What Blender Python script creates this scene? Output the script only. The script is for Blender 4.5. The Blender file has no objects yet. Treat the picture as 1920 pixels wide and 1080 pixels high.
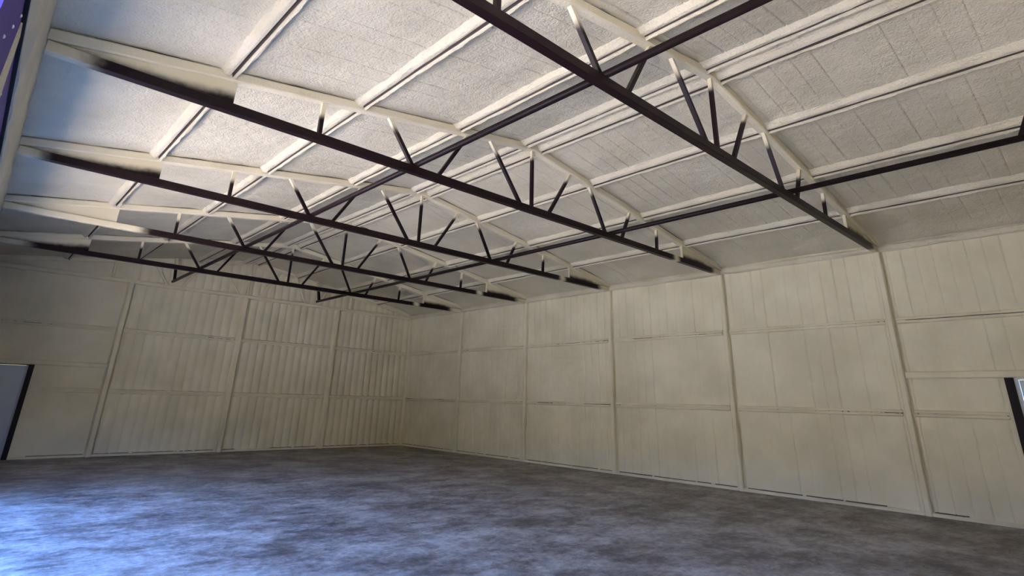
import bpy, math, random
import numpy as np
from mathutils import Vector, Matrix

random.seed(7)
rng = np.random.RandomState(11)
scene = bpy.context.scene
COL = scene.collection

# ------------------------------------------------------------------ camera
W, B, C, H = 11.892, 3.038, 2.973, 4.27        # width, truss spacing, gable column spacing, eave height
L = 6 * B
XL, XM = -W, -W / 2
SL = 0.157                                     # roof slope
ZT = 4.348                                     # underside of the top chord at the eave
YAW, PITCH, ROLL = 0.7478, 0.3457, 0.0267
cam = bpy.data.cameras.new('camera')
cam_o = bpy.data.objects.new('camera', cam)
COL.objects.link(cam_o)
fw = Vector((math.sin(YAW) * math.cos(PITCH), math.cos(YAW) * math.cos(PITCH), math.sin(PITCH)))
rt = Vector((math.cos(YAW), -math.sin(YAW), 0))
up = rt.cross(fw)
r2 = math.cos(ROLL) * rt + math.sin(ROLL) * up
u2 = -math.sin(ROLL) * rt + math.cos(ROLL) * up
m = Matrix((r2, u2, -fw)).transposed().to_4x4()
m.translation = Vector((-11.6725, -17.9007, 1.5439))
cam_o.matrix_world = m
cam.sensor_width = 36
cam.lens = 1049.4 / 1920 * 36
cam.shift_y = -167.2 / 1920
cam.clip_start = 0.02
scene.camera = cam_o

# ------------------------------------------------------------------ light
vs = scene.view_settings
scene.display_settings.display_device = 'sRGB'
vs.view_transform = 'Standard'
vs.look = 'None'
vs.gamma = 1
vs.use_curve_mapping = False
vs.exposure = 2.55

world = bpy.data.worlds.new('sky')
scene.world = world
world.use_nodes = True
wn, wl = world.node_tree.nodes, world.node_tree.links
wn.clear()
w_out = wn.new('ShaderNodeOutputWorld')
w_bg = wn.new('ShaderNodeBackground')
w_geo = wn.new('ShaderNodeTexCoord')
w_sep = wn.new('ShaderNodeSeparateXYZ')
w_rmp = wn.new('ShaderNodeValToRGB')
wl.new(w_geo.outputs['Generated'], w_sep.inputs[0])
wl.new(w_sep.outputs['Z'], w_rmp.inputs[0])
wl.new(w_rmp.outputs[0], w_bg.inputs[0])
wl.new(w_bg.outputs[0], w_out.inputs[0])
cr = w_rmp.color_ramp
cr.elements[0].position = 0.0
cr.elements[0].color = (0.055, 0.05, 0.03, 1)       # haze and far tree line, unseen, dimmed to keep the low walls dark
cr.elements[1].position = 0.16
cr.elements[1].color = (0.11, 0.105, 0.085, 1)
e = cr.elements.new(0.28); e.color = (0.16, 0.37, 1.0, 1)
e = cr.elements.new(1.0); e.color = (0.06, 0.20, 0.75, 1)
w_bg.inputs[1].default_value = 4.1

sun = bpy.data.lights.new('sun', 'SUN')
sun.energy = 13.0
sun.color = (1.0, 0.895, 0.745)
sun.angle = 0.009
sun_o = bpy.data.objects.new('sun', sun)
COL.objects.link(sun_o)
sun_o.location = (10, -9, 20)
sun_o.rotation_euler = Vector((-0.16, 0.05, -0.985)).to_track_quat('-Z', 'Y').to_euler()


def portal(name, y0, y1, z0, z1):
    a = bpy.data.lights.new(name, 'AREA')
    a.shape = 'RECTANGLE'
    a.size = y1 - y0
    a.size_y = z1 - z0
    a.cycles.is_portal = True
    o = bpy.data.objects.new(name, a)
    COL.objects.link(o)
    # -Z of the light points to +X, its X along Y
    mm = Matrix(((0, 0, -1), (1, 0, 0), (0, -1, 0))).to_4x4()
    mm.translation = Vector((XL - 0.13, (y0 + y1) / 2, (z0 + z1) / 2))
    o.matrix_world = mm


# the two bays standing open in the left wall
OPEN_A = (-13.40, -6.6, 0.0, 3.05)
OPEN_B = (-18.1, -15.16, 0.0, 3.56)
portal('daylight_portal', *OPEN_A)
portal('daylight_portal', *OPEN_B)

# ------------------------------------------------------------------ materials
def mat(name):
    mt = bpy.data.materials.new(name)
    mt.use_nodes = True
    n = mt.node_tree.nodes
    n.clear()
    out = n.new('ShaderNodeOutputMaterial')
    bs = n.new('ShaderNodeBsdfPrincipled')
    mt.node_tree.links.new(bs.outputs[0], out.inputs[0])
    return mt, n, mt.node_tree.links, bs


def noise(n, l, coord, scale, detail=4, rough=.55, vec_scale=None):
    t = n.new('ShaderNodeTexNoise')
    t.inputs['Scale'].default_value = scale
    t.inputs['Detail'].default_value = detail
    t.inputs['Roughness'].default_value = rough
    if vec_scale:
        mp = n.new('ShaderNodeMapping')
        mp.inputs['Scale'].default_value = vec_scale
        l.new(coord, mp.inputs[0])
        coord = mp.outputs[0]
    l.new(coord, t.inputs['Vector'])
    return t.outputs['Fac']


def ramp(n, l, fac, stops):
    r = n.new('ShaderNodeValToRGB')
    el = r.color_ramp.elements
    while len(el) < len(stops):
        el.new(0.5)
    for e_, (p_, c_) in zip(el, stops):
        e_.position = p_
        e_.color = (*c_, 1)
    l.new(fac, r.inputs[0])
    return r.outputs[0]


FOAM_LO, FOAM_HI = (0.61, 0.55, 0.405), (0.715, 0.648, 0.492)


WALL_LO, WALL_HI = (0.665, 0.592, 0.418), (0.775, 0.697, 0.508)


def foam_color(n, l, coord, wall=False):
    return ramp(n, l, noise(n, l, coord, 0.9, 3), [(0.35, WALL_LO if wall else FOAM_LO), (0.65, WALL_HI if wall else FOAM_HI)])


def foam_bump(n, l, coord, strength):
    a = noise(n, l, coord, 42, 4, .6)
    b = noise(n, l, coord, 7, 3, .5)
    add = n.new('ShaderNodeMath'); add.operation = 'MULTIPLY_ADD'
    add.inputs[1].default_value = 1.6
    l.new(b, add.inputs[0]); l.new(a, add.inputs[2])
    bp = n.new('ShaderNodeBump')
    bp.inputs['Strength'].default_value = strength
    bp.inputs['Distance'].default_value = 0.016
    l.new(add.outputs[0], bp.inputs['Height'])
    return bp.outputs[0]


def make_foam(name, strength, wall=False):
    mt, n, l, bs = mat(name)
    tc = n.new('ShaderNodeTexCoord').outputs['Object']
    l.new(foam_color(n, l, tc, wall), bs.inputs['Base Color'])
    bs.inputs['Roughness'].default_value = 0.85
    bs.inputs['Specular IOR Level'].default_value = 0.25
    l.new(foam_bump(n, l, tc, strength), bs.inputs['Normal'])
    return mt


STEEL = (0.012, 0.005, 0.006)
M_foam = make_foam('spray_foam', 1.0)
M_foam_smooth = make_foam('spray_foam_smooth', 0.4, True)

# steel primed dark maroon, with foam overspray where the attribute says so
M_steel, n, l, bs = mat('oversprayed_steel')
tc = n.new('ShaderNodeTexCoord').outputs['Object']
at = n.new('ShaderNodeAttribute'); at.attribute_name = 'overspray'
nz = noise(n, l, tc, 9, 4, .6)
ma = n.new('ShaderNodeMath'); ma.operation = 'MULTIPLY_ADD'
ma.inputs[1].default_value = 0.4; ma.inputs[2].default_value = -0.2
l.new(nz, ma.inputs[0])
ad = n.new('ShaderNodeMath'); ad.operation = 'ADD'
l.new(at.outputs['Fac'], ad.inputs[0]); l.new(ma.outputs[0], ad.inputs[1])
mr = n.new('ShaderNodeMapRange'); mr.interpolation_type = 'SMOOTHSTEP'
bs.inputs['Specular IOR Level'].default_value = 0.18
mr.inputs['From Min'].default_value = 0.12; mr.inputs['From Max'].default_value = 0.88
l.new(ad.outputs[0], mr.inputs['Value'])
mx = n.new('ShaderNodeMix'); mx.data_type = 'RGBA'
l.new(mr.outputs[0], mx.inputs[0])
mx.inputs[6].default_value = (*STEEL, 1)
l.new(foam_color(n, l, tc, True), mx.inputs[7])
l.new(mx.outputs[2], bs.inputs['Base Color'])
rr = n.new('ShaderNodeMapRange')
rr.inputs['To Min'].default_value = 0.42; rr.inputs['To Max'].default_value = 0.9
l.new(mr.outputs[0], rr.inputs['Value']); l.new(rr.outputs[0], bs.inputs['Roughness'])


def plain(name, col, rough=.5, metal=0.0, var=0.0, scale=3.0):
    mt, n, l, bs = mat(name)
    tc = n.new('ShaderNodeTexCoord').outputs['Object']
    f = noise(n, l, tc, scale, 3)
    lo = tuple(c * (1 - var) for c in col); hi = tuple(min(1, c * (1 + var)) for c in col)
    l.new(ramp(n, l, f, [(0.3, lo), (0.7, hi)]), bs.inputs['Base Color'])
    bs.inputs['Roughness'].default_value = rough
    bs.inputs['Metallic'].default_value = metal
    return mt


M_bare = plain('primed_steel', STEEL, .6, 0, .15)
M_bare.node_tree.nodes['Principled BSDF'].inputs['Specular IOR Level'].default_value = .2
M_zinc = plain('zinc_screw', (.85, .85, .88), .3, 0, .02)
M_tube = plain('primed_tube', (0.014, 0.007, 0.008), .42, 0, .15)
M_tube.node_tree.nodes['Principled BSDF'].inputs['Specular IOR Level'].default_value = .16
M_slot = plain('channel_steel', (0.065, 0.046, 0.04), .7, 0, .2)
M_sheet = plain('purple_sheet_metal', (0.06, 0.036, 0.24), .6, 0, .1, 1.2)
M_sheet.node_tree.nodes['Principled BSDF'].inputs['Specular IOR Level'].default_value = .12
M_door = plain('grey_door_paint', (0.42, 0.46, 0.52), .45, 0, .03)
M_trim = plain('white_trim_paint', (0.72, 0.74, 0.76), .45, 0, .03)
M_dark_ground = plain('dark_far_ground', (0.075, 0.085, 0.035), .95, 0, .3, 0.4)  # dark stretch added beyond the apron so low walls get less bounce
M_bounce_ground = plain('pale_bounce_ground', (0.50, 0.45, 0.37), .95, 0, .12, 0.6)  # pale stretch outside the openings, bounces sun up to the ceiling

M_glass, n, l, bs = mat('frosted_pane')
tc = n.new('ShaderNodeTexCoord').outputs['Object']
l.new(ramp(n, l, noise(n, l, tc, 2), [(0.3, (.45, .47, .49)), (.7, (.52, .54, .56))]), bs.inputs['Base Color'])
bs.inputs['Roughness'].default_value = 0.2

# power-trowelled concrete
M_conc, n, l, bs = mat('trowelled_concrete')
tc = n.new('ShaderNodeTexCoord').outputs['Object']
big = noise(n, l, tc, 0.95, 7, .66)
mid = noise(n, l, tc, 2.6, 8, .74, (1.0, 1.5, 1))
fine = noise(n, l, tc, 13, 6, .75)
m1 = n.new('ShaderNodeMath'); m1.operation = 'MULTIPLY_ADD'; m1.inputs[1].default_value = 0.9
l.new(mid, m1.inputs[0]); l.new(big, m1.inputs[2])
m2 = n.new('ShaderNodeMath'); m2.operation = 'MULTIPLY_ADD'; m2.inputs[1].default_value = 0.6
l.new(fine, m2.inputs[0]); l.new(m1.outputs[0], m2.inputs[2])
mr = n.new('ShaderNodeMapRange')
mr.inputs['From Min'].default_value = 1.0; mr.inputs['From Max'].default_value = 1.46
l.new(m2.outputs[0], mr.inputs['Value'])
pt = noise(n, l, tc, 2.2, 8, .78, (1.0, 1.7, 1))
pm = n.new('ShaderNodeMapRange'); pm.interpolation_type = 'SMOOTHSTEP'
pm.inputs['From Min'].default_value = .56; pm.inputs['From Max'].default_value = .68
pm.inputs['To Min'].default_value = 0.0; pm.inputs['To Max'].default_value = 0.30
l.new(pt, pm.inputs['Value'])
sb = n.new('ShaderNodeMath'); sb.operation = 'SUBTRACT'
l.new(mr.outputs[0], sb.inputs[0]); l.new(pm.outputs[0], sb.inputs[1])
cc = ramp(n, l, sb.outputs[0], [(0.0, (.06, .048, .040)), (.32, (.135, .112, .093)), (.6, (.245, .213, .184)), (1.0, (.42, .38, .335))])
l.new(cc, bs.inputs['Base Color'])
rr = n.new('ShaderNodeMapRange')
rr.inputs['To Min'].default_value = 0.42; rr.inputs['To Max'].default_value = 0.68
l.new(mid, rr.inputs['Value']); l.new(rr.outputs[0], bs.inputs['Roughness'])
bp = n.new('ShaderNodeBump'); bp.inputs['Strength'].default_value = .15; bp.inputs['Distance'].default_value = .004
l.new(fine, bp.inputs['Height']); l.new(bp.outputs[0], bs.inputs['Normal'])


# ------------------------------------------------------------------ helpers
def smooth(a, b, t):
    t = np.clip((np.asarray(t, float) - a) / (b - a), 0, 1)
    return t * t * (3 - 2 * t)


class Noise2:
    """smooth value noise, roughly -1..1"""
    def __init__(self, seed):
        self.t = np.random.RandomState(seed).uniform(-1, 1, (128, 128))

    def __call__(self, x, y):
        x = np.asarray(x, float); y = np.asarray(y, float)
        xi = np.floor(x).astype(int); yi = np.floor(y).astype(int)
        fx = x - xi; fy = y - yi
        fx = fx * fx * (3 - 2 * fx); fy = fy * fy * (3 - 2 * fy)
        t = self.t
        g = lambda i, j: t[(xi + i) % 128, (yi + j) % 128]
        return (g(0, 0) * (1 - fx) + g(1, 0) * fx) * (1 - fy) + (g(0, 1) * (1 - fx) + g(1, 1) * fx) * fy


N1, N2, N3 = Noise2(1), Noise2(2), Noise2(3)


class MB:
    def __init__(self):
        self.v = []; self.f = []; self.mi = []; self.sp = []

    def add(self, vs_, fs_, mi=0, sp=None):
        o = len(self.v)
        self.v.extend([tuple(p) for p in vs_])
        self.f.extend([tuple(o + i for i in f_) for f_ in fs_])
        self.mi.extend([mi] * len(fs_))
        self.sp.extend([0.0] * len(vs_) if sp is None else [float(s) for s in sp])

    def box(self, x0, x1, y0, y1, z0, z1, mi=0):
        v_ = [(x, y, z) for x in (x0, x1) for y in (y0, y1) for z in (z0, z1)]
        self.add(v_, [(0, 1, 3, 2), (4, 6, 7, 5), (0, 4, 5, 1), (2, 3, 7, 6), (0, 2, 6, 4), (1, 5, 7, 3)], mi)

    def sweep(self, prof, p0, p1, A, Bv, n=1, jit=None, closed=True, spray=None, mi=0):
        """extrude a closed 2-D profile from p0 to p1; jit(station, index) gives profile offsets"""
        p0, p1, A, Bv = (np.asarray(q, float) for q in (p0, p1, A, Bv))
        k = len(prof); vs_ = []; sp = []
        for i in range(n + 1):
            t = i / n
            base = p0 + (p1 - p0) * t
            for j, (a, b) in enumerate(prof):
                if jit:
                    da, db = jit(np.linalg.norm(p1 - p0) * t, j)
                    a, b = a + da, b + db
                q = base + A * a + Bv * b
                vs_.append(q); sp.append(spray(q) if spray else 0.0)
        fs_ = []
        for i in range(n):
            for j in range(k if closed else k - 1):
                j2 = (j + 1) % k
                fs_.append((i * k + j, i * k + j2, (i + 1) * k + j2, (i + 1) * k + j))
        if closed:
            fs_.append(tuple(range(k - 1, -1, -1)))
            fs_.append(tuple(n * k + j for j in range(k)))
        self.add(vs_, fs_, mi, sp)

    def tube(self, p0, p1, r, seg=16):
        p0, p1 = Vector(p0), Vector(p1)
        d = (p1 - p0).normalized()
        a = d.orthogonal().normalized(); b = d.cross(a)
        prof = [(r * math.cos(2 * math.pi * i / seg), r * math.sin(2 * math.pi * i / seg)) for i in range(seg)]
        self.sweep(prof, p0, p1, a, b)

    def build(self, name, materials, parent=None, smooth_shade=False, bevel=0.0, loc=None):
        me = bpy.data.meshes.new(name)
        me.from_pydata(self.v, [], self.f)
        for mt in (materials if isinstance(materials, (list, tuple)) else [materials]):
            me.materials.append(mt)
        me.polygons.foreach_set('material_index', self.mi)
        at_ = me.attributes.new('overspray', 'FLOAT', 'POINT')
        at_.data.foreach_set('value', self.sp)
        import bmesh
        bm = bmesh.new(); bm.from_mesh(me)
        bmesh.ops.recalc_face_normals(bm, faces=bm.faces)
        bm.to_mesh(me); bm.free()
        if smooth_shade:
            me.polygons.foreach_set('use_smooth', [True] * len(me.polygons))
        me.update()
        o = bpy.data.objects.new(name, me)
        COL.objects.link(o)
        if parent is not None:
            o.parent = parent
        if bevel:
            bv = o.modifiers.new('bevel', 'BEVEL')
            bv.width = bevel; bv.segments = 3; bv.limit_method = 'ANGLE'
        return o


def tag(o, label=None, cat=None, group=None, kind=None):
    if label: o['label'] = label
    if cat: o['category'] = cat
    if group: o['group'] = group
    if kind: o['kind'] = kind
    return o


def empty(name, loc, label, cat, group=None):
    o = bpy.data.objects.new(name, None)
    COL.objects.link(o)
    o.location = loc
    o.empty_display_size = .2
    return tag(o, label, cat, group)


def zc(x):                                     # underside of the trusses' top chord
    return ZT + SL * (W / 2 - np.abs(np.asarray(x, float) - XM))


CEIL = 0.122                                   # ceiling above that


# ------------------------------------------------------------------ setting
def grid_mesh(name, P, keep, material, kind='structure', back=None):
    """P: (n,m,3) vertices; keep: (n-1,m-1) faces to keep; back: offset vector for an outer skin"""
    nn, mm_ = P.shape[:2]
    idx = np.arange(nn * mm_).reshape(nn, mm_)
    q = np.stack([idx[:-1, :-1], idx[1:, :-1], idx[1:, 1:], idx[:-1, 1:]], -1)[keep]
    verts = P.reshape(-1, 3)
    faces = [tuple(int(i) for i in r) for r in q]
    me = bpy.data.meshes.new(name)
    v_all = [tuple(p) for p in verts]
    if back is not None:
        ob, fb = back
        o_ = len(v_all)
        v_all += [tuple(p) for p in ob]
        faces += [tuple(o_ + i for i in f_) for f_ in fb]
    me.from_pydata(v_all, [], faces)
    me.materials.append(material)
    me.polygons.foreach_set('use_smooth', [True] * len(me.polygons))
    me.update()
    o = bpy.data.objects.new(name, me)
    COL.objects.link(o)
    if kind: o['kind'] = kind
    return o


def axis(a, b, step, extra=()):
    v_ = list(np.arange(a, b, step)) + [b] + list(extra)
    v_ = sorted(v_)
    out = [v_[0]]
    for x in v_[1:]:
        if x - out[-1] > 1e-4: out.append(x)
    return np.array(out)


RIB = 0.2286


def rib_axis(a, b, extra=()):
    ks = np.arange(math.floor(a / RIB), math.ceil(b / RIB) + 1) * RIB
    v_ = [k_ + d_ for k_ in ks for d_ in (-.085, -.035, -.011, -.0055, 0, .0055, .011, .035, .085)]
    v_ = sorted([q for q in v_ if a < q < b] + [a, b] + list(extra))
    out = [v_[0]]
    for x in v_[1:]:
        if x - out[-1] > 1e-4: out.append(x)
    return np.array(out)


def hair(t):
    ph = (t / RIB) % 1.0
    d = np.minimum(ph, 1 - ph) * RIB
    return np.clip(1 - d / .010, 0, 1) - .10 * np.exp(-((d - .03) / .02) ** 2)


def rib(t, sharp=3.0):
    """narrow grooves where the sheeting ribs telegraph through the foam"""
    ph = (t / RIB) % 1.0
    d = np.minimum(ph, 1 - ph)
    return np.exp(-(d * RIB / 0.016) ** 2)


# floor
mb = MB(); mb.box(XL - 0.12, 0.12, -L - 0.12, 0.12, -0.15, 0)
fl = mb.build('floor', M_conc); tag(fl, kind='structure')

# unseen ground outside, pale-dark split added to light the ceiling, not low walls
mb = MB(); mb.box(-90, 40, -70, 60, -0.40, -0.15)
gr = mb.build('ground', M_dark_ground); tag(gr, kind='structure')
mb = MB(); mb.box(-19.5, XL - .12, -24, 3, -0.15, -0.02)
gr = mb.build('bounce_apron', M_bounce_ground); tag(gr, kind='structure')

# ceiling: both foamed roof slopes with an outer skin
ys = rib_axis(-L, 0)
us = axis(0, W, 0.085, (W / 2,))
X, Y = np.meshgrid(XL + us, ys, indexing='ij')
amp = 0.5 + 0.5 * N1(X * 0.45 + 9, Y * 0.3 + 3)
amp2 = np.clip(0.35 + 0.65 * N3(X * 0.8 + 40, np.round(Y / RIB) * 3.7), 0, 1)
Z = zc(X) + CEIL + 0.015 * hair(Y) * np.clip((0.15 + amp) * (0.2 + amp2), 0, 1) - 0.002 * np.cos(2 * math.pi * Y / RIB)
Z -= 0.010 * N2(X * 1.1, Y * 0.8) + 0.006 * N3(X * 2.6, Y * 2.1) + 0.0035 * N1(X * 7, Y * 7) + 0.002 * N2(X * 13, Y * 15)
Z -= 0.075 * np.exp(-(X / 0.30) ** 2)          # built up along the right eave
# foam heaps up towards purlins
PUR_U = [C / 2, C, 1.5 * C, W / 2 - 0.185]
PUR_X = sorted([XL + u for u in PUR_U] + [-u for u in PUR_U])
for px in PUR_X:
    Z -= 0.018 * np.exp(-((X - px) / 0.14) ** 2)
P = np.stack([X, Y, Z], -1)
e1, er = ZT + CEIL + .12, float(zc(XM)) + CEIL + .14
bk = ([(XL - .15, -L - .15, e1 - .03), (XM, -L - .15, er), (.15, -L - .15, e1 - .03), (XL - .15, .15, e1 - .03), (XM, .15, er), (.15, .15, e1 - .03)],
      [(0, 3, 4, 1), (1, 4, 5, 2)])
ceil = grid_mesh('ceiling', P, np.ones((len(us) - 1, len(ys) - 1), bool), M_foam, back=bk)

# right wall (x = 0) with the doorway
DY0, DY1, DZ = -17.62, -16.53, 2.06
GRV = [(-k * B - .105 / 2 - .030, -k * B - .105 / 2 - .001) for k in range(1, 6)]  # grooves added for a shaded line on each column's near side
ys = rib_axis(-L, 0, [DY0, DY1] + [q + d_ for g_ in GRV for q in g_ for d_ in (-.002, .002)])
zs = axis(0, ZT + CEIL + .04, 0.09, (DZ,))
Yw, Zw = np.meshgrid(ys, zs, indexing='ij')
amp = np.clip(0.25 + 0.75 * N1(Yw * 0.5 + 30, Zw * 0.7 + 8), 0, 1.2)
far = smooth(-11.5, -8.5, Yw) * smooth(-1.2, -3.5, Yw) * 0.5
up_ = smooth(2.9, 3.3, Zw) * 0.5 + 0.25
m_rib = np.clip(0.15 + N3(np.round(Yw / RIB) * 3.3, Zw * 0.45 + 5) * 0.9, 0, 1)
Xw = 0.020 * hair(Yw) * np.clip(m_rib * 0.8 + up_ * (0.3 + far), 0, 1) + 0.004 * far * np.cos(2 * math.pi * Yw / RIB)
for g0, g1 in GRV:
    Xw += .045 * ((Yw > g0) & (Yw < g1))
Xw += 0.008 * N2(Yw * 0.9 + 5, Zw * 1.2) + 0.004 * N3(Yw * 2.4, Zw * 2.8) + 0.002 * N1(Yw * 8, Zw * 8)
P = np.stack([Xw, Yw, Zw], -1)
yc = (ys[:-1] + ys[1:]) / 2; zcn = (zs[:-1] + zs[1:]) / 2
keep = ~(((yc > DY0) & (yc < DY1))[:, None] & (zcn < DZ)[None, :])
bk = ([(.12, -L, 0), (.12, DY0, 0), (.12, DY0, DZ), (.12, DY1, DZ), (.12, DY1, 0), (.12, 0, 0), (.12, 0, 4.5), (.12, -L, 4.5)],
      [(0, 1, 2, 7), (2, 3, 6, 7), (3, 4, 5, 6)])
wr = grid_mesh('wall_right', P, keep, M_foam_smooth, back=bk)

# back wall (y = 0), gable shaped, with its doorway
BX0, BX1, BZ = -11.45, -10.42, 2.06
GRVB = [(-k * C + .125 / 2 + .001, -k * C + .125 / 2 + .040) for k in range(1, 4)]  # grooves added to darken each column's right edge like its cast shadow
xs = axis(XL, 0, RIB / 9, [BX0, BX1, XM] + [q + d_ for g_ in GRVB for q in g_ for d_ in (-.002, .002)])
zs = axis(0, H, 0.09, (BZ,))
tg = np.linspace(0, 1, 14)[1:]
rows = list(zs)
Xb = np.repeat(xs[:, None], len(rows) + len(tg), 1)
top = zc(xs) + CEIL + .03
Zb = np.concatenate([np.repeat(zs[None, :], len(xs), 0), H + (top - H)[:, None] * tg[None, :]], 1)
sleek = smooth(-9.2, -8.7, Xb) * 0.85 + 0.15                       # smoother foam in the door bay
amp = np.clip(0.55 + 0.6 * N1(np.round(Xb / RIB) * 2.3, Zb * 0.5 + 2), 0.15, 1.2)
Yb = 0.034 * rib(Xb + .05) * amp * sleek + 0.008 * sleek * np.cos(2 * math.pi * (Xb + .05) / RIB)
for g0, g1 in GRVB:
    Yb += .055 * ((Xb > g0) & (Xb < g1) & (Zb < H))
Yb += 0.006 * N2(Xb * 0.9 + 50, Zb * 1.1) + 0.004 * N3(Xb * 2.4 + 8, Zb * 2.8) + 0.002 * N1(Xb * 8, Zb * 8)
P = np.stack([Xb, Yb, Zb], -1)
xc = (xs[:-1] + xs[1:]) / 2
zmid = np.concatenate([zs, H + tg]); zmid = (zmid[:-1] + zmid[1:]) / 2
keep = ~(((xc > BX0) & (xc < BX1))[:, None] & (zmid < BZ)[None, :])
bk = ([(XL, .12, 0), (BX0, .12, 0), (BX0, .12, BZ), (BX1, .12, BZ), (BX1, .12, 0), (0, .12, 0), (0, .12, 4.5), (XM, .12, 5.5), (XL, .12, 4.5)],
      [(0, 1, 2, 8), (2, 3, 6, 7, 8), (3, 4, 5, 6)])
wb = grid_mesh('wall_back', P, keep, M_foam_smooth, back=bk)

# front wall, behind the camera
mb = MB()
v_ = []
for y in (-L - .12, -L):
    v_ += [(XL - .12, y, -.15), (.12, y, -.15), (.12, y, 4.5), (XM, y, 5.52), (XL - .12, y, 4.5)]
mb.add(v_, [(0, 1, 2, 3, 4), (9, 8, 7, 6, 5)] + [(i, i + 5, (i + 1) % 5 + 5, (i + 1) % 5) for i in range(5)])
wf = mb.build('wall_front', M_foam_smooth); tag(wf, kind='structure')

# left wall: foamed eave band over two open bays, and the foamed far bay
mb = MB()


def lump(amp_, seed, fr=3.0):
    nz_ = Noise2(seed)
    return lambda s, j: (amp_ * float(nz_(s * fr, j * 7.3)), amp_ * float(nz_(s * fr + 50, j * 5.1)))


prof = [(-.12, 3.60), (0.0, 3.60), (0.025, 3.66), (0.02, 3.85), (0.035, 3.93), (0.03, 4.10), (0.045, 4.25), (0.03, 4.38), (0.05, 4.50), (-.12, 4.52)]
mb.sweep(prof, (XL, -L, 0), (XL, 0, 0), (1, 0, 0), (0, 0, 1), n=140, jit=lump(.010, 21))
mb.box(XL - .12, XL, OPEN_A[1], .12, -.15, 3.60)
wlf = mb.build('wall_left', M_foam, smooth_shade=False, bevel=0); tag(wlf, kind='structure')

# ------------------------------------------------------------------ left wall fittings
# bare steel header lip under the foamed band
mb = MB(); mb.box(XL - .11, XL - .012, OPEN_B[0], OPEN_A[1], 3.578, 3.602)
tag(mb.build('door_header_channel', M_bare), 'dark bare steel channel edging the foamed header above the left wall openings', 'steel channel')

# unfoamed purple sheet metal with zinc screw heads
SHX = XL - .035
def sheet_panel(label, boxes, screws):
    mbx = MB()
    for bx_ in boxes: mbx.box(*bx_)
    root = mbx.build('sheet_metal_panel', M_sheet); tag(root, label, 'metal panel')
    for (y, z) in screws:
        sc_ = MB()
        rings = [(.011, 0.0), (.011, .003), (.008, .006), (.004, .008)]
        vs_ = [(SHX + hh, y + rr_ * math.cos(q * math.pi / 5), z + rr_ * math.sin(q * math.pi / 5)) for rr_, hh in rings for q in range(10)]
        fs_ = [(i * 10 + q, i * 10 + (q + 1) % 10, i * 10 + 10 + (q + 1) % 10, i * 10 + 10 + q) for i in range(3) for q in range(10)]
        sc_.add(vs_, fs_ + [tuple(range(30, 40))])
        sc_.build('screw_head', M_zinc, root, smooth_shade=True)
    return root


sheet_panel('bright purple sheet metal panel with screw heads at the upper left corner of the photo',
            [(SHX - .003, SHX, -15.14, -13.80, 0.0, 3.578), (SHX - .003, SHX + .012, -15.16, -15.14, 0.0, 3.578)],
            [(-14.03, 3.53), (-14.25, 3.34), (-14.5, 3.15), (-13.95, 2.8)])
sheet_panel('dull purple sheet metal panel under the dark header edge, beyond the foamed post',
            [(SHX - .003, SHX, -13.80, OPEN_A[1], 3.05, 3.578), (SHX - .003, SHX, -13.80, OPEN_A[0], 0.0, 3.05)],
            [(-13.38, 3.29), (-12.4, 3.3), (-11.5, 3.3)])
# the rest of the wall, up to the front corner
mb = MB(); mb.box(XL - .12, XL, -L, OPEN_B[0], -.15, 3.60)
o = mb.build('wall_left_front', M_foam_smooth); tag(o, kind='structure')

# foam sprayed post, its spray edge flaring downwards
mb = MB()
v_, f_ = [], []
zz = np.linspace(0, 3.578, 60)
for z in zz:
    yr = -13.78 + 0.35 * min(1, max(0, (3.76 - z)) / 0.50) + 0.012 * float(N1(z * 14, 3))
    v_ += [(SHX + .0005, -13.86, z), (SHX + .0005, yr + .004, z), (SHX + .009, yr - .004, z), (SHX + .009, -13.855, z)]
for i in range(len(zz) - 1):
    for j in range(4):
        f_.append((i * 4 + j, i * 4 + (j + 1) % 4, i * 4 + 4 + (j + 1) % 4, i * 4 + 4 + j))
f_ += [(3, 2, 1, 0), tuple(len(v_) - 4 + j for j in range(4))]
mb.add(v_, f_)
tag(mb.build('door_post', M_foam), 'foam-coated post between the purple sheet metal panels at far upper left', 'post')

# ------------------------------------------------------------------ eaves, columns, girts, base strips
# foam roll along the top of each long wall
prof = [(0.02, -.012), (-.035, -.006), (-.062, .02), (-.070, .055), (-.060, .085), (-.03, .105), (-.02, .16), (0.02, .16)]
mb = MB()
mb.sweep(prof, (0, -L, H), (0, 0, H), (1, 0, 0), (0, 0, 1), n=200, jit=lump(.010, 31))
o = mb.build('trim_1', M_foam, smooth_shade=False); tag(o, kind='structure')

# corner rolls
mb = MB()
mb.sweep([(0.02, .02), (0.02, -.09), (-.03, -.075), (-.07, -.035), (-.09, .02)], (0, 0, 0), (0, 0, H + .12), (1, 0, 0), (0, 1, 0), n=60, jit=lump(.006, 33))
o = mb.build('trim_2', M_foam_smooth); tag(o, kind='structure')
# foam roll where the roof meets the back gable
for i, (xa, xb) in enumerate(((XL, XM), (XM, 0))):
    mb = MB()
    za, zb_ = float(zc(xa)) + CEIL, float(zc(xb)) + CEIL
    mb.sweep([(.02, .02), (-.07, .02), (-.05, -.03), (-.02, -.06), (.02, -.08)], (xa, 0, za), (xb, 0, zb_), (0, 1, 0), (0, 0, 1), n=80, jit=lump(.008, 35 + i))
    o = mb.build('trim_%d' % (3 + i), M_foam_smooth); tag(o, kind='structure')


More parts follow.
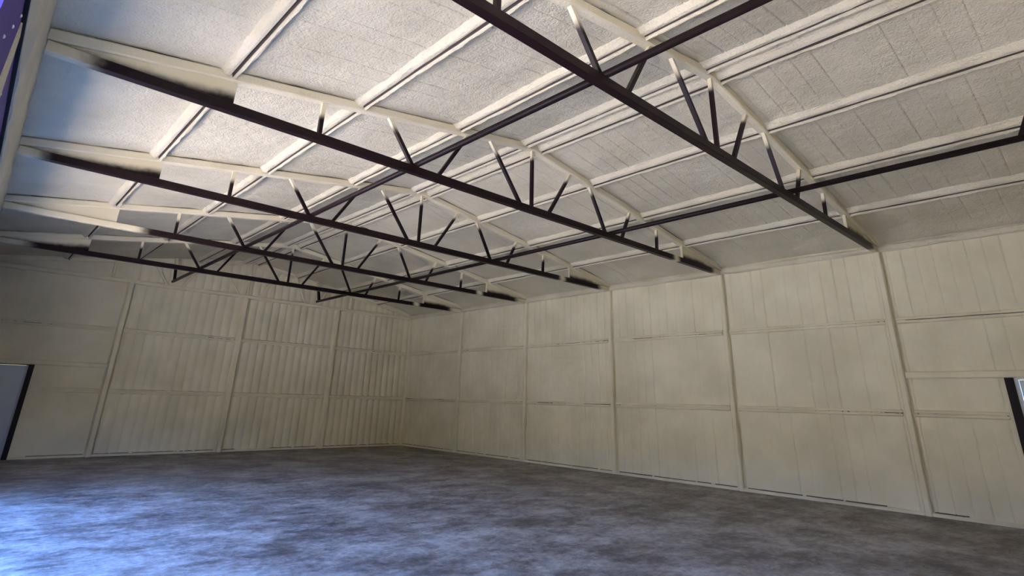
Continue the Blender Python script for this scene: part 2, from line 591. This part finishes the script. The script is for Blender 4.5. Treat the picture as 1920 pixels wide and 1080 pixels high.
def column_mb(A, Nn, wdt, dep, z0, z1, seed, p, gs):
    """A along the wall, Nn into the room"""
    mb_ = MB()
    h = wdt / 2
    pr_ = [(-h - .02, -.02), (-h - .012, .012), (-h, .03), (-h + .004, dep - .022), (-h + .02, dep), (h - .02, dep), (h - .004, dep - .022), (h, .03), (h + .012, .008), (h + .02, -.02)]
    # one side drops into a wall groove, cut to deepen the shade there
    pr_ = pr_[2:] if gs < 0 else pr_[:-2]
    pr_ = ([(-h, -.05)] + pr_) if gs < 0 else (pr_ + [(h, -.05)])
    mb_.sweep(pr_, (p[0], p[1], z0), (p[0], p[1], z1), A, Nn, n=70, jit=lump(.0045, seed, 4))
    return mb_


right_names = ['first bay from the far corner', 'second', 'third', 'fourth', 'nearest']
col_lab_r = ['foam-coated column on the right wall, closest to the far corner',
             'foam-coated column on the right wall, second from the far corner',
             'foam-coated column on the right wall, third from the far corner',
             'foam-coated column on the right wall under the second-nearest truss',
             'foam-coated column on the right wall beside the door bay, under the nearest truss']
CW, CD = 0.105, 0.075
for k in range(1, 6):
    o = column_mb((0, 1, 0), (-1, 0, 0), CW, CD, 0, H - .01, 100 + k, (0, -k * B), -1).build('wall_column', M_foam_smooth)
    tag(o, col_lab_r[k - 1], 'column', 'columns along the right wall')
col_lab_b = ['foam-coated column on the back wall, nearest the corner of the two walls',
             'foam-coated column in the middle of the back wall below the gable peak',
             'foam-coated column on the back wall beside the grey door bay']
for k in range(1, 4):
    o = column_mb((1, 0, 0), (0, -1, 0), CW + .02, CD + .065, 0, H - .012, 120 + k, (-k * C, 0), 1).build('wall_column', M_foam_smooth)
    tag(o, col_lab_b[k - 1], 'column', 'columns along the back wall')


# girts: a foamed band with the channel's dark slot along it
def girt(name, p0, p1, A, label, group, seed, hgt=.10, dep=.034, slot=True, cover=.8):
    """p0-p1 along the wall, A into the room"""
    p0, p1, A = Vector(p0), Vector(p1), Vector(A)
    root = empty(name, (p0 + p1) / 2, label, 'girt', group)
    off = -(p0 + p1) / 2
    h = hgt / 2
    nseg = max(8, int((p1 - p0).length / .06))
    for side in (1, -1):
        lip = MB()
        s0 = 0.006 if slot else 0.0
        pr_ = [(-.02, s0 * side), (dep - .006, s0 * side), (dep, (s0 + .006) * side), (dep * .9, (h - .012) * side), (dep * .45, h * side), (-.02, (h + .012) * side)]
        lip.sweep(pr_, p0 + off, p1 + off, A, (0, 0, 1), n=nseg, jit=lump(.0032, seed + (side > 0), 6))
        lip.build('foam_lip', M_foam_smooth, root)
    if slot:
        st = MB()
        rs = random.Random(seed)
        d = (p1 - p0).normalized(); t = 0.0; ln = (p1 - p0).length
        while t < ln:
            t2 = min(ln, t + rs.uniform(.3, 1.2))
            fill = -.001 if rs.random() < cover else .012 * dep / .028
            st.sweep([(-.02, -.011), (fill, -.010), (fill, .010), (-.02, .011)], p0 + off + d * t, p0 + off + d * t2, A, (0, 0, 1), mi=0 if fill < 0 else 1)
            t = t2
        st.build('channel_slot', [M_slot, M_foam_smooth], root)
    return root


G1, G2 = 1.51, 3.02
bay_r = ['in the far corner bay', 'in the second bay from the corner', 'in the third bay from the corner',
         'in the fourth bay from the corner', 'in the wide bay left of the nearest column', 'in the door bay at the right edge']
row = ['lower', 'upper']
hc = CW / 2 + .03
for k in range(6):
    for r_, g in enumerate((G1, G2)):
        y1 = -k * B - (hc if k else .09)
        y0 = -(k + 1) * B + hc
        if k == 5:
            if r_ == 0: y0 = DY1 + .05
            else: y0 = -L + .05
        girt('wall_girt', (0, y0, g), (0, y1, g), (-1, 0, 0), '%s foam-coated girt on the right wall %s' % (row[r_], bay_r[k]), 'girts on the right wall', 200 + 4 * k + 2 * r_)
bay_b = ['beside the wall corner', 'right of the middle column', 'left of the middle column', 'in the door bay at the left edge']
for k in range(4):
    for r_, g in enumerate((G1, G2)):
        x1 = -k * C - (hc if k else .09)
        x0 = -(k + 1) * C + hc
        if k == 3:
            if r_ == 0: x0 = BX1 + .05
            else: x0 = XL + .05
        girt('wall_girt', (x0, 0, g), (x1, 0, g), (0, -1, 0), '%s foam-coated girt on the back wall %s' % (row[r_], bay_b[k]), 'girts on the back wall', 260 + 4 * k + 2 * r_, dep=.03, cover=.3)


def bar(name, p0, p1, A, prof, material, seed, amp_=.004):
    mb_ = MB()
    mb_.sweep(prof, p0, p1, A, (0, 0, 1), n=60, jit=lump(amp_, seed, 3))
    return mb_.build(name, material)


hp = [(-.02, -.055), (.045, -.055), (.06, -.04), (.06, .04), (.045, .055), (-.02, .055)]
tag(bar('door_header', (0, -L + .04, 2.115), (0, -5 * B - hc + .02, 2.115), (-1, 0, 0), hp, M_foam_smooth, 301),
    'foam-coated header beam above the door at the right edge', 'beam')
tag(bar('door_header', (XL + .04, 0, 2.115), (-3 * C - hc + .02, 0, 2.115), (0, -1, 0), hp, M_foam_smooth, 302),
    'foam-coated header beam above the grey door at the left edge', 'beam')

# base strips: foam kerb with the dark base angle showing in broken stretches above it
def base_strip(name, p0, p1, A, cuts, seed):
    p0, p1 = Vector(p0), Vector(p1)
    mb_ = MB()
    pr_ = [(-.02, 0), (.05, 0), (.052, .035), (.03, .05), (-.02, .052)]
    mb_.sweep(pr_, p0, p1, A, (0, 0, 1), n=160, jit=lambda s, j: (0, 0) if j in (0, 1) else lump(.006, seed)(s, j))
    o_ = mb_.build(name, M_foam_smooth); tag(o_, kind='structure')
    d = (p1 - p0).normalized()
    ang = MB()
    rs = random.Random(seed)
    for a, b in cuts:
        t = a
        while t < b:
            ln = rs.uniform(.25, 1.1)
            t2 = min(b, t + ln)
            if rs.random() < .86:
                ang.sweep([(-.01, .050), (.012, .052), (.012, .060 + rs.uniform(0, .008)), (-.01, .066)], p0 + d * t, p0 + d * t2, A, (0, 0, 1))
            t = t2 + rs.uniform(.02, .10)
    ang.build('base_angle', M_slot, o_)
    return o_


cuts = [(k * B + .12, (k + 1) * B - .10) for k in range(5)] + [(5 * B + .08, -DY1 - .05)]
base_strip('baseboard_right', (0, 0, 0), (0, DY1, 0), (-1, 0, 0), cuts, 41)
cuts = [(k * C + .12, (k + 1) * C - .10) for k in range(3)] + [(3 * C + .1, -BX1 - .1)]
base_strip('baseboard_back', (0, 0, 0), (BX1, 0, 0), (0, -1, 0), cuts, 43)

# ------------------------------------------------------------------ doors
# back wall door at the left edge
d1 = empty('door_1', ((BX0 + BX1) / 2, 0.02, 0), None, None); d1['kind'] = 'structure'
ox, oy = (BX0 + BX1) / 2, 0.02
def child_box(name, root, loc, x0, x1, y0, y1, z0, z1, mt, bevel=0.004):
    mb_ = MB(); mb_.box(x0 - loc[0], x1 - loc[0], y0 - loc[1], y1 - loc[1], z0, z1)
    return mb_.build(name, mt, root, bevel=bevel)


lo = (ox, oy)
child_box('jamb', d1, lo, BX1 - .10, BX1, -.075, .11, 0, BZ, M_bare)
child_box('jamb', d1, lo, BX0, BX0 + .05, -.02, .11, 0, BZ, M_bare)
child_box('head', d1, lo, BX0, BX1 - .10, -.02, .11, BZ - .02, BZ, M_bare)
child_box('stop', d1, lo, BX1 - .135, BX1 - .10, .01, .09, 0, BZ - .02, M_door)
child_box('door_leaf', d1, lo, BX0 + .05, BX1 - .135, .03, .08, .005, BZ - .025, M_door)
# right wall door at the right edge
d2 = empty('door_2', (-0.02, (DY0 + DY1) / 2, 0), None, None); d2['kind'] = 'structure'
lo = (-.02, (DY0 + DY1) / 2)
child_box('jamb', d2, lo, -.075, .11, DY1 - .105, DY1, 0, BZ, M_bare)
child_box('jamb', d2, lo, -.02, .11, DY0, DY0 + .05, 0, BZ, M_bare)
child_box('frame', d2, lo, -.01, .09, DY1 - .155, DY1 - .105, 0, BZ - .03, M_trim)
child_box('frame', d2, lo, -.01, .09, DY0 + .05, DY0 + .10, 0, BZ - .03, M_trim)
child_box('frame', d2, lo, -.01, .09, DY0 + .05, DY1 - .105, BZ - .03, BZ, M_trim)
lf = child_box('door_leaf', d2, lo, .02, .06, DY0 + .105, DY1 - .16, .005, .95, M_trim)
child_box('door_pane', d2, lo, .03, .05, DY0 + .105, DY1 - .16, .95, BZ - .035, M_glass)

# ------------------------------------------------------------------ purlins
pur_order = ['first from the left eave', 'second from the left eave', 'third from the left eave', 'just left of the ridge',
             'just right of the ridge', 'third from the right wall', 'second from the right wall', 'closest to the right wall']


def purlin(px, label, seed):
    root = empty('roof_purlin', (px, -L / 2, float(zc(px)) + CEIL), label, 'purlin', 'purlins under the roof')
    s = SL if px < XM else -SL
    a_ = Vector((1, 0, s)).normalized(); b_ = Vector((a_.z, 0, -a_.x))     # b points down
    nseg = int(L / .07)
    nz_ = Noise2(seed)

    def wob(amp_):
        def j(s_, i):
            e_ = amp_ * (0.7 * float(nz_(s_ * 2.6, i * 3.7)) + 0.9 * float(nz_(s_ * 7.0 + 20, i * 3.7)))
            return (e_, 0.6 * e_)
        return j
    p0, p1 = (0, -L / 2 + .01, 0), (0, L / 2 - .01, 0)
    lft = MB()
    lft.sweep([(-.112, -.02), (-.104, .012), (-.09, .04), (-.068, .070), (-.045, .080), (-.016, .078), (-.012, .07), (-.012, -.02)],
              p0, p1, a_, b_, n=nseg, jit=lambda s_, i: wob(.013)(s_, i) if 0 < i < 5 else (0, wob(.002)(s_, i)[1]))
    lft.build('foam_roll', M_foam, root)
    rgt = MB()
    rgt.sweep([(.016, -.02), (.016, .094), (.020, .108), (.030, .113), (.046, .106), (.058, .075), (.066, .02), (.078, -.02)],
              p0, p1, a_, b_, n=nseg, jit=lambda s_, i: wob(.008)(s_, i) if 2 < i < 7 else (0, 0))
    rgt.build('foam_roll', M_foam, root)
    ch = MB()
    ch.sweep([(-.0125, -.01), (.0165, -.01), (.0165, .06), (.014, .083), (.009, .083), (.004, .035), (-.0125, .035)], p0, p1, a_, b_, n=nseg,
             jit=lambda s_, i: (0, .006 * float(nz_(s_ * 2.2, 77))) if i in (3, 4) else (0, 0))
    ch.build('steel_channel', M_slot, root)
    return root


for i, px in enumerate(PUR_X):
    purlin(px, 'foam-coated roof purlin running the length of the roof, %s' % pur_order[i], 400 + i)

# ------------------------------------------------------------------ trusses
ZB0, ZB1 = 4.245, 4.345                         # bottom chord
HW = 0.046                                      # its half width
WEBS = [(-9.37, -9.37), (-8.09, -8.51), (-7.70, -7.23), (-6.17, -6.81), (-5.93, -5.93), (-5.55, -5.02), (-4.10, -4.52), (-3.63, -3.35), (-2.50, -2.48)]
PLATE_U = 1.58
truss_lab = {1: 'dark steel roof truss farthest away, next to the back gable',
             2: 'dark steel roof truss second from the back gable',
             3: 'dark steel roof truss in the middle, third from the back gable',
             4: 'dark steel roof truss second nearest the camera, its left end fully shown',
             5: 'dark steel roof truss nearest the camera, cut off by the top edge'}
# foam reach along the bottom chord from each eave: (left start, left end, right start, right end)
REACH = {1: (0.2, 0.9, 0.25, 0.8), 2: (1.7, 2.3, 0.2, 0.7), 3: (0.05, 0.5, 0.2, 0.7), 4: (0.1, 0.62, 0.2, 0.6), 5: (0.5, 1.1, 0.15, 0.6)}


def l_angle(w_, t_):
    return [(0, 0), (w_, 0), (w_, t_), (t_, t_), (t_, w_), (0, w_)]


def build_truss(k):
    y = -k * B
    root = empty('roof_truss', (XM, y, ZB0), truss_lab[k], 'truss', 'roof trusses')
    O = np.array([XM, y, ZB0])
    loc = lambda x, yy, z: (x - XM, yy, z - ZB0)
    la, lb, ra, rb = REACH[k]

    def u_of(q): return W / 2 - abs(q[0])

    # bottom chord
    def sp_b(q):
        u = u_of(q); left = q[0] < 0
        a, b = (la, lb) if left else (ra, rb)
        s = float(1 - smooth(a, b, u))
        if not left and k <= 4: s = max(s, 0.8 * math.exp(-((u - 1.86) / .13) ** 2))
        return s
    mb_ = MB()
    c = .006
    pr_ = [(-HW, 0 + c), (-HW + c, 0), (HW - c, 0), (HW, c), (HW, ZB1 - ZB0 - c), (HW - c, ZB1 - ZB0), (-HW + c, ZB1 - ZB0), (-HW, ZB1 - ZB0 - c)]
    mb_.sweep(pr_, loc(XL + .06, 0, ZB0), loc(-.10, 0, ZB0), (0, 1, 0), (0, 0, 1), n=240, spray=sp_b)
    mb_.build('bottom_chord', M_steel, root)

    # top chord: foamed, in two slopes meeting at the ridge
    nz_ = Noise2(500 + k)
    mb_ = MB()
    th = 0.112
    vs_, fs_ = [], []
    xs_ = np.concatenate([np.linspace(XL + .05, XM, 90), np.linspace(XM, -.05, 90)[1:]])
    for x in xs_:
        z = float(zc(x)) - ZB0
        w1 = .055 + .004 * float(nz_(x * 3, 1)); dz = .004 * float(nz_(x * 3, 9))
        for a, b in ((-w1, .012), (-w1 + .014, dz), (w1 - .014, dz), (w1, .012), (w1, th - .02), (w1 - .02, th), (-w1 + .02, th), (-w1, th - .02)):
            vs_.append((x - XM, a, z + b))
    for i in range(len(xs_) - 1):
        for j in range(8):
            fs_.append((i * 8 + j, i * 8 + (j + 1) % 8, i * 8 + 8 + (j + 1) % 8, i * 8 + 8 + j))
    fs_ += [tuple(range(7, -1, -1)), tuple(len(vs_) - 8 + j for j in range(8))]
    mb_.add(vs_, fs_)
    mb_.build('top_chord', M_foam_smooth, root)
    # dark steel strip standing in for the shaded recess between chord and ceiling
    mb_ = MB()
    for xa, xb in ((XL + .35, XM), (XM, -.35)):
        za, zb_ = float(zc(xa)) - ZB0 + th - .005, float(zc(xb)) - ZB0 + th - .005
        mb_.sweep([(-.022, 0), (.022, 0), (.022, .045), (-.022, .045)], (xa - XM, 0, za), (xb - XM, 0, zb_), (0, 1, 0), (0, 0, 1), n=2)
    mb_.build('recess_shade', M_bare, root)

    # webs: steel angles, oversprayed near the top chord
    for i, (xb, xt) in enumerate(WEBS):
        p0 = Vector(loc(xb, 0, ZB1 - .02)); p1 = Vector(loc(xt, 0, float(zc(xt)) + .015))
        d = (p1 - p0).normalized()
        a_ = Vector((0, 1, 0)); b_ = d.cross(a_).normalized()
        ln = 0.05 + .08 * random.random()
        top_z = p1.z - .015

        def sp_w(q, tz=top_z, ln=ln): return float(smooth(-ln - .16, -ln + .06, q[2] - tz))
        mb_ = MB()
        w_ = .046
        sgn = 1 if b_.x > 0 else -1
        pr_ = [(a - w_ / 2, (b - w_ / 2) * sgn) for a, b in l_angle(w_, .007)]
        # flange faces the camera side, second leg sits on the left edge
        pr_ = [(-w_ / 2, -w_ / 2 * sgn), (-w_ / 2, w_ / 2 * sgn), (-w_ / 2 + .007, w_ / 2 * sgn), (-w_ / 2 + .007, (-w_ / 2 + .007) * sgn), (w_ / 2, (-w_ / 2 + .007) * sgn), (w_ / 2, -w_ / 2 * sgn)]
        mb_.sweep(pr_, p0, p1, a_, b_, n=16, spray=sp_w)
        mb_.build('web', M_steel, root)

    # end plates
    for side in (-1, 1):
        mb_ = MB()
        nu, nv = 44, 10
        us_ = np.linspace(.08, PLATE_U, nu)
        vs_, fs_, sp = [], [], []
        for yy in (-.012, .012):
            for u in us_:
                zt = ZT + SL * u + .02
                for j in range(nv + 1):
                    z = ZB1 - .01 + (zt - ZB1 + .01) * j / nv
                    vs_.append((side * (W / 2 - u), yy, z - ZB0))
                    hgt = z - ZB1
                    if side < 0:
                        reach = {1: .05, 2: -.25, 3: .06, 4: .045, 5: .045}[k] * float(smooth(.3, 1.3, u)) + (.05 * math.exp(-((u - 1.5) / .18) ** 2) if k != 2 else .22 * math.exp(-((u - 1.62) / .10) ** 2))
                    else:
                        reach = .06 * float(smooth(.35, 1.0, u))
                    sp.append(float(smooth(reach - .10, reach + .13, hgt)) if reach > -.1 else 1.0)
        m_ = nv + 1
        for s_ in range(2):
            o_ = s_ * nu * m_
            for i in range(nu - 1):
                for j in range(nv):
                    fs_.append((o_ + i * m_ + j, o_ + (i + 1) * m_ + j, o_ + (i + 1) * m_ + j + 1, o_ + i * m_ + j + 1))
        o2 = nu * m_
        e0 = (nu - 1) * m_
        for j in range(nv):
            fs_.append((e0 + j, e0 + j + 1, o2 + e0 + j + 1, o2 + e0 + j))
        mb_.add(vs_, fs_, 0, sp)
        mb_.build('end_plate', M_steel, root)
        if side > 0:
            # light stiffener at the plate's inner edge
            mb_ = MB()
            xx = W / 2 - PLATE_U
            mb_.box(xx - .015, xx + .004, -.024, .024, ZB1 - ZB0, float(ZT + SL * PLATE_U) + .01 - ZB0)
            mb_.build('stiffener', M_foam_smooth, root, bevel=.005)
    return root


for k in range(1, 6):
    build_truss(k)

# gable truss buried in the back wall's foam
root = empty('gable_truss', (XM, 0, ZB0), 'foam-coated gable truss in relief on the back wall under the peak', 'truss')
mb = MB()
mb.sweep([(.02, -.01), (-.065, 0), (-.075, .02), (-.075, .075), (-.065, .095), (.02, .10)], (-W / 2 + .06, 0, 0), (W / 2 - .06, 0, 0), (0, 1, 0), (0, 0, 1), n=120, jit=lump(.005, 601, 3))
mb.build('bottom_chord', M_foam_smooth, root)
for (xb, xt) in WEBS:
    p0 = Vector((xb - XM, 0, .08)); p1 = Vector((xt - XM, 0, float(zc(xt)) + .05 - ZB0))
    d = (p1 - p0).normalized(); a_ = Vector((0, -1, 0)); b_ = d.cross(a_).normalized()
    mb = MB()
    mb.sweep([(-.02, -.04), (.045, -.03), (.058, -.018), (.058, .018), (.045, .03), (-.02, .04)], p0, p1, a_, b_, n=14, jit=lump(.004, 620 + int(abs(xb) * 10), 5))
    mb.build('web', M_foam_smooth, root)
for i, (xa, xb) in enumerate(((XL + .06, XM), (XM, -.06))):
    mb = MB()
    mb.sweep([(.02, -.01), (-.035, 0), (-.04, .02), (-.04, .08), (.02, .10)], (xa - XM, 0, float(zc(xa)) - ZB0), (xb - XM, 0, float(zc(xb)) - ZB0), (0, 1, 0), (0, 0, 1), n=60, jit=lump(.005, 640 + i, 3))
    mb.build('top_chord', M_foam_smooth, root)

# ------------------------------------------------------------------ long ties across the trusses, with end braces
for sx, lab, nm in ((-8.045, 'dark round steel tie tube across the trusses, left of the ridge', 'l'),
                    (-3.885, 'dark round steel tie tube across the trusses, right of the ridge', 'r')):
    r = .038
    zt = ZB1 + r - .004
    root = empty('tie_tube', (sx, -L / 2, zt), lab, 'tie tube', 'tie tubes across the trusses')
    mb = MB()
    mb.tube((0, -L / 2 + .42, 0), (0, L / 2 - .40, 0), r)
    mb.build('tube', M_tube, root, smooth_shade=True)
    zr = float(zc(sx)) + CEIL - .03 - zt
    for s in (-1, 1):
        def sp_k(q, zr=zr): return float(smooth(zr - .42, zr - .2, q[2]))
        mb = MB()
        y0 = s * (L / 2 - .56); y1 = s * (L / 2 - .26)
        mb.sweep([(-.03, -.045), (.03, -.045), (.03, -.037), (-.022, -.037), (-.022, .045), (-.03, .045)], (0, y0, .0), (0, y1, zr), (1, 0, 0), (0, s, 0), n=16, spray=sp_k)
        mb.build('brace', M_steel, root)
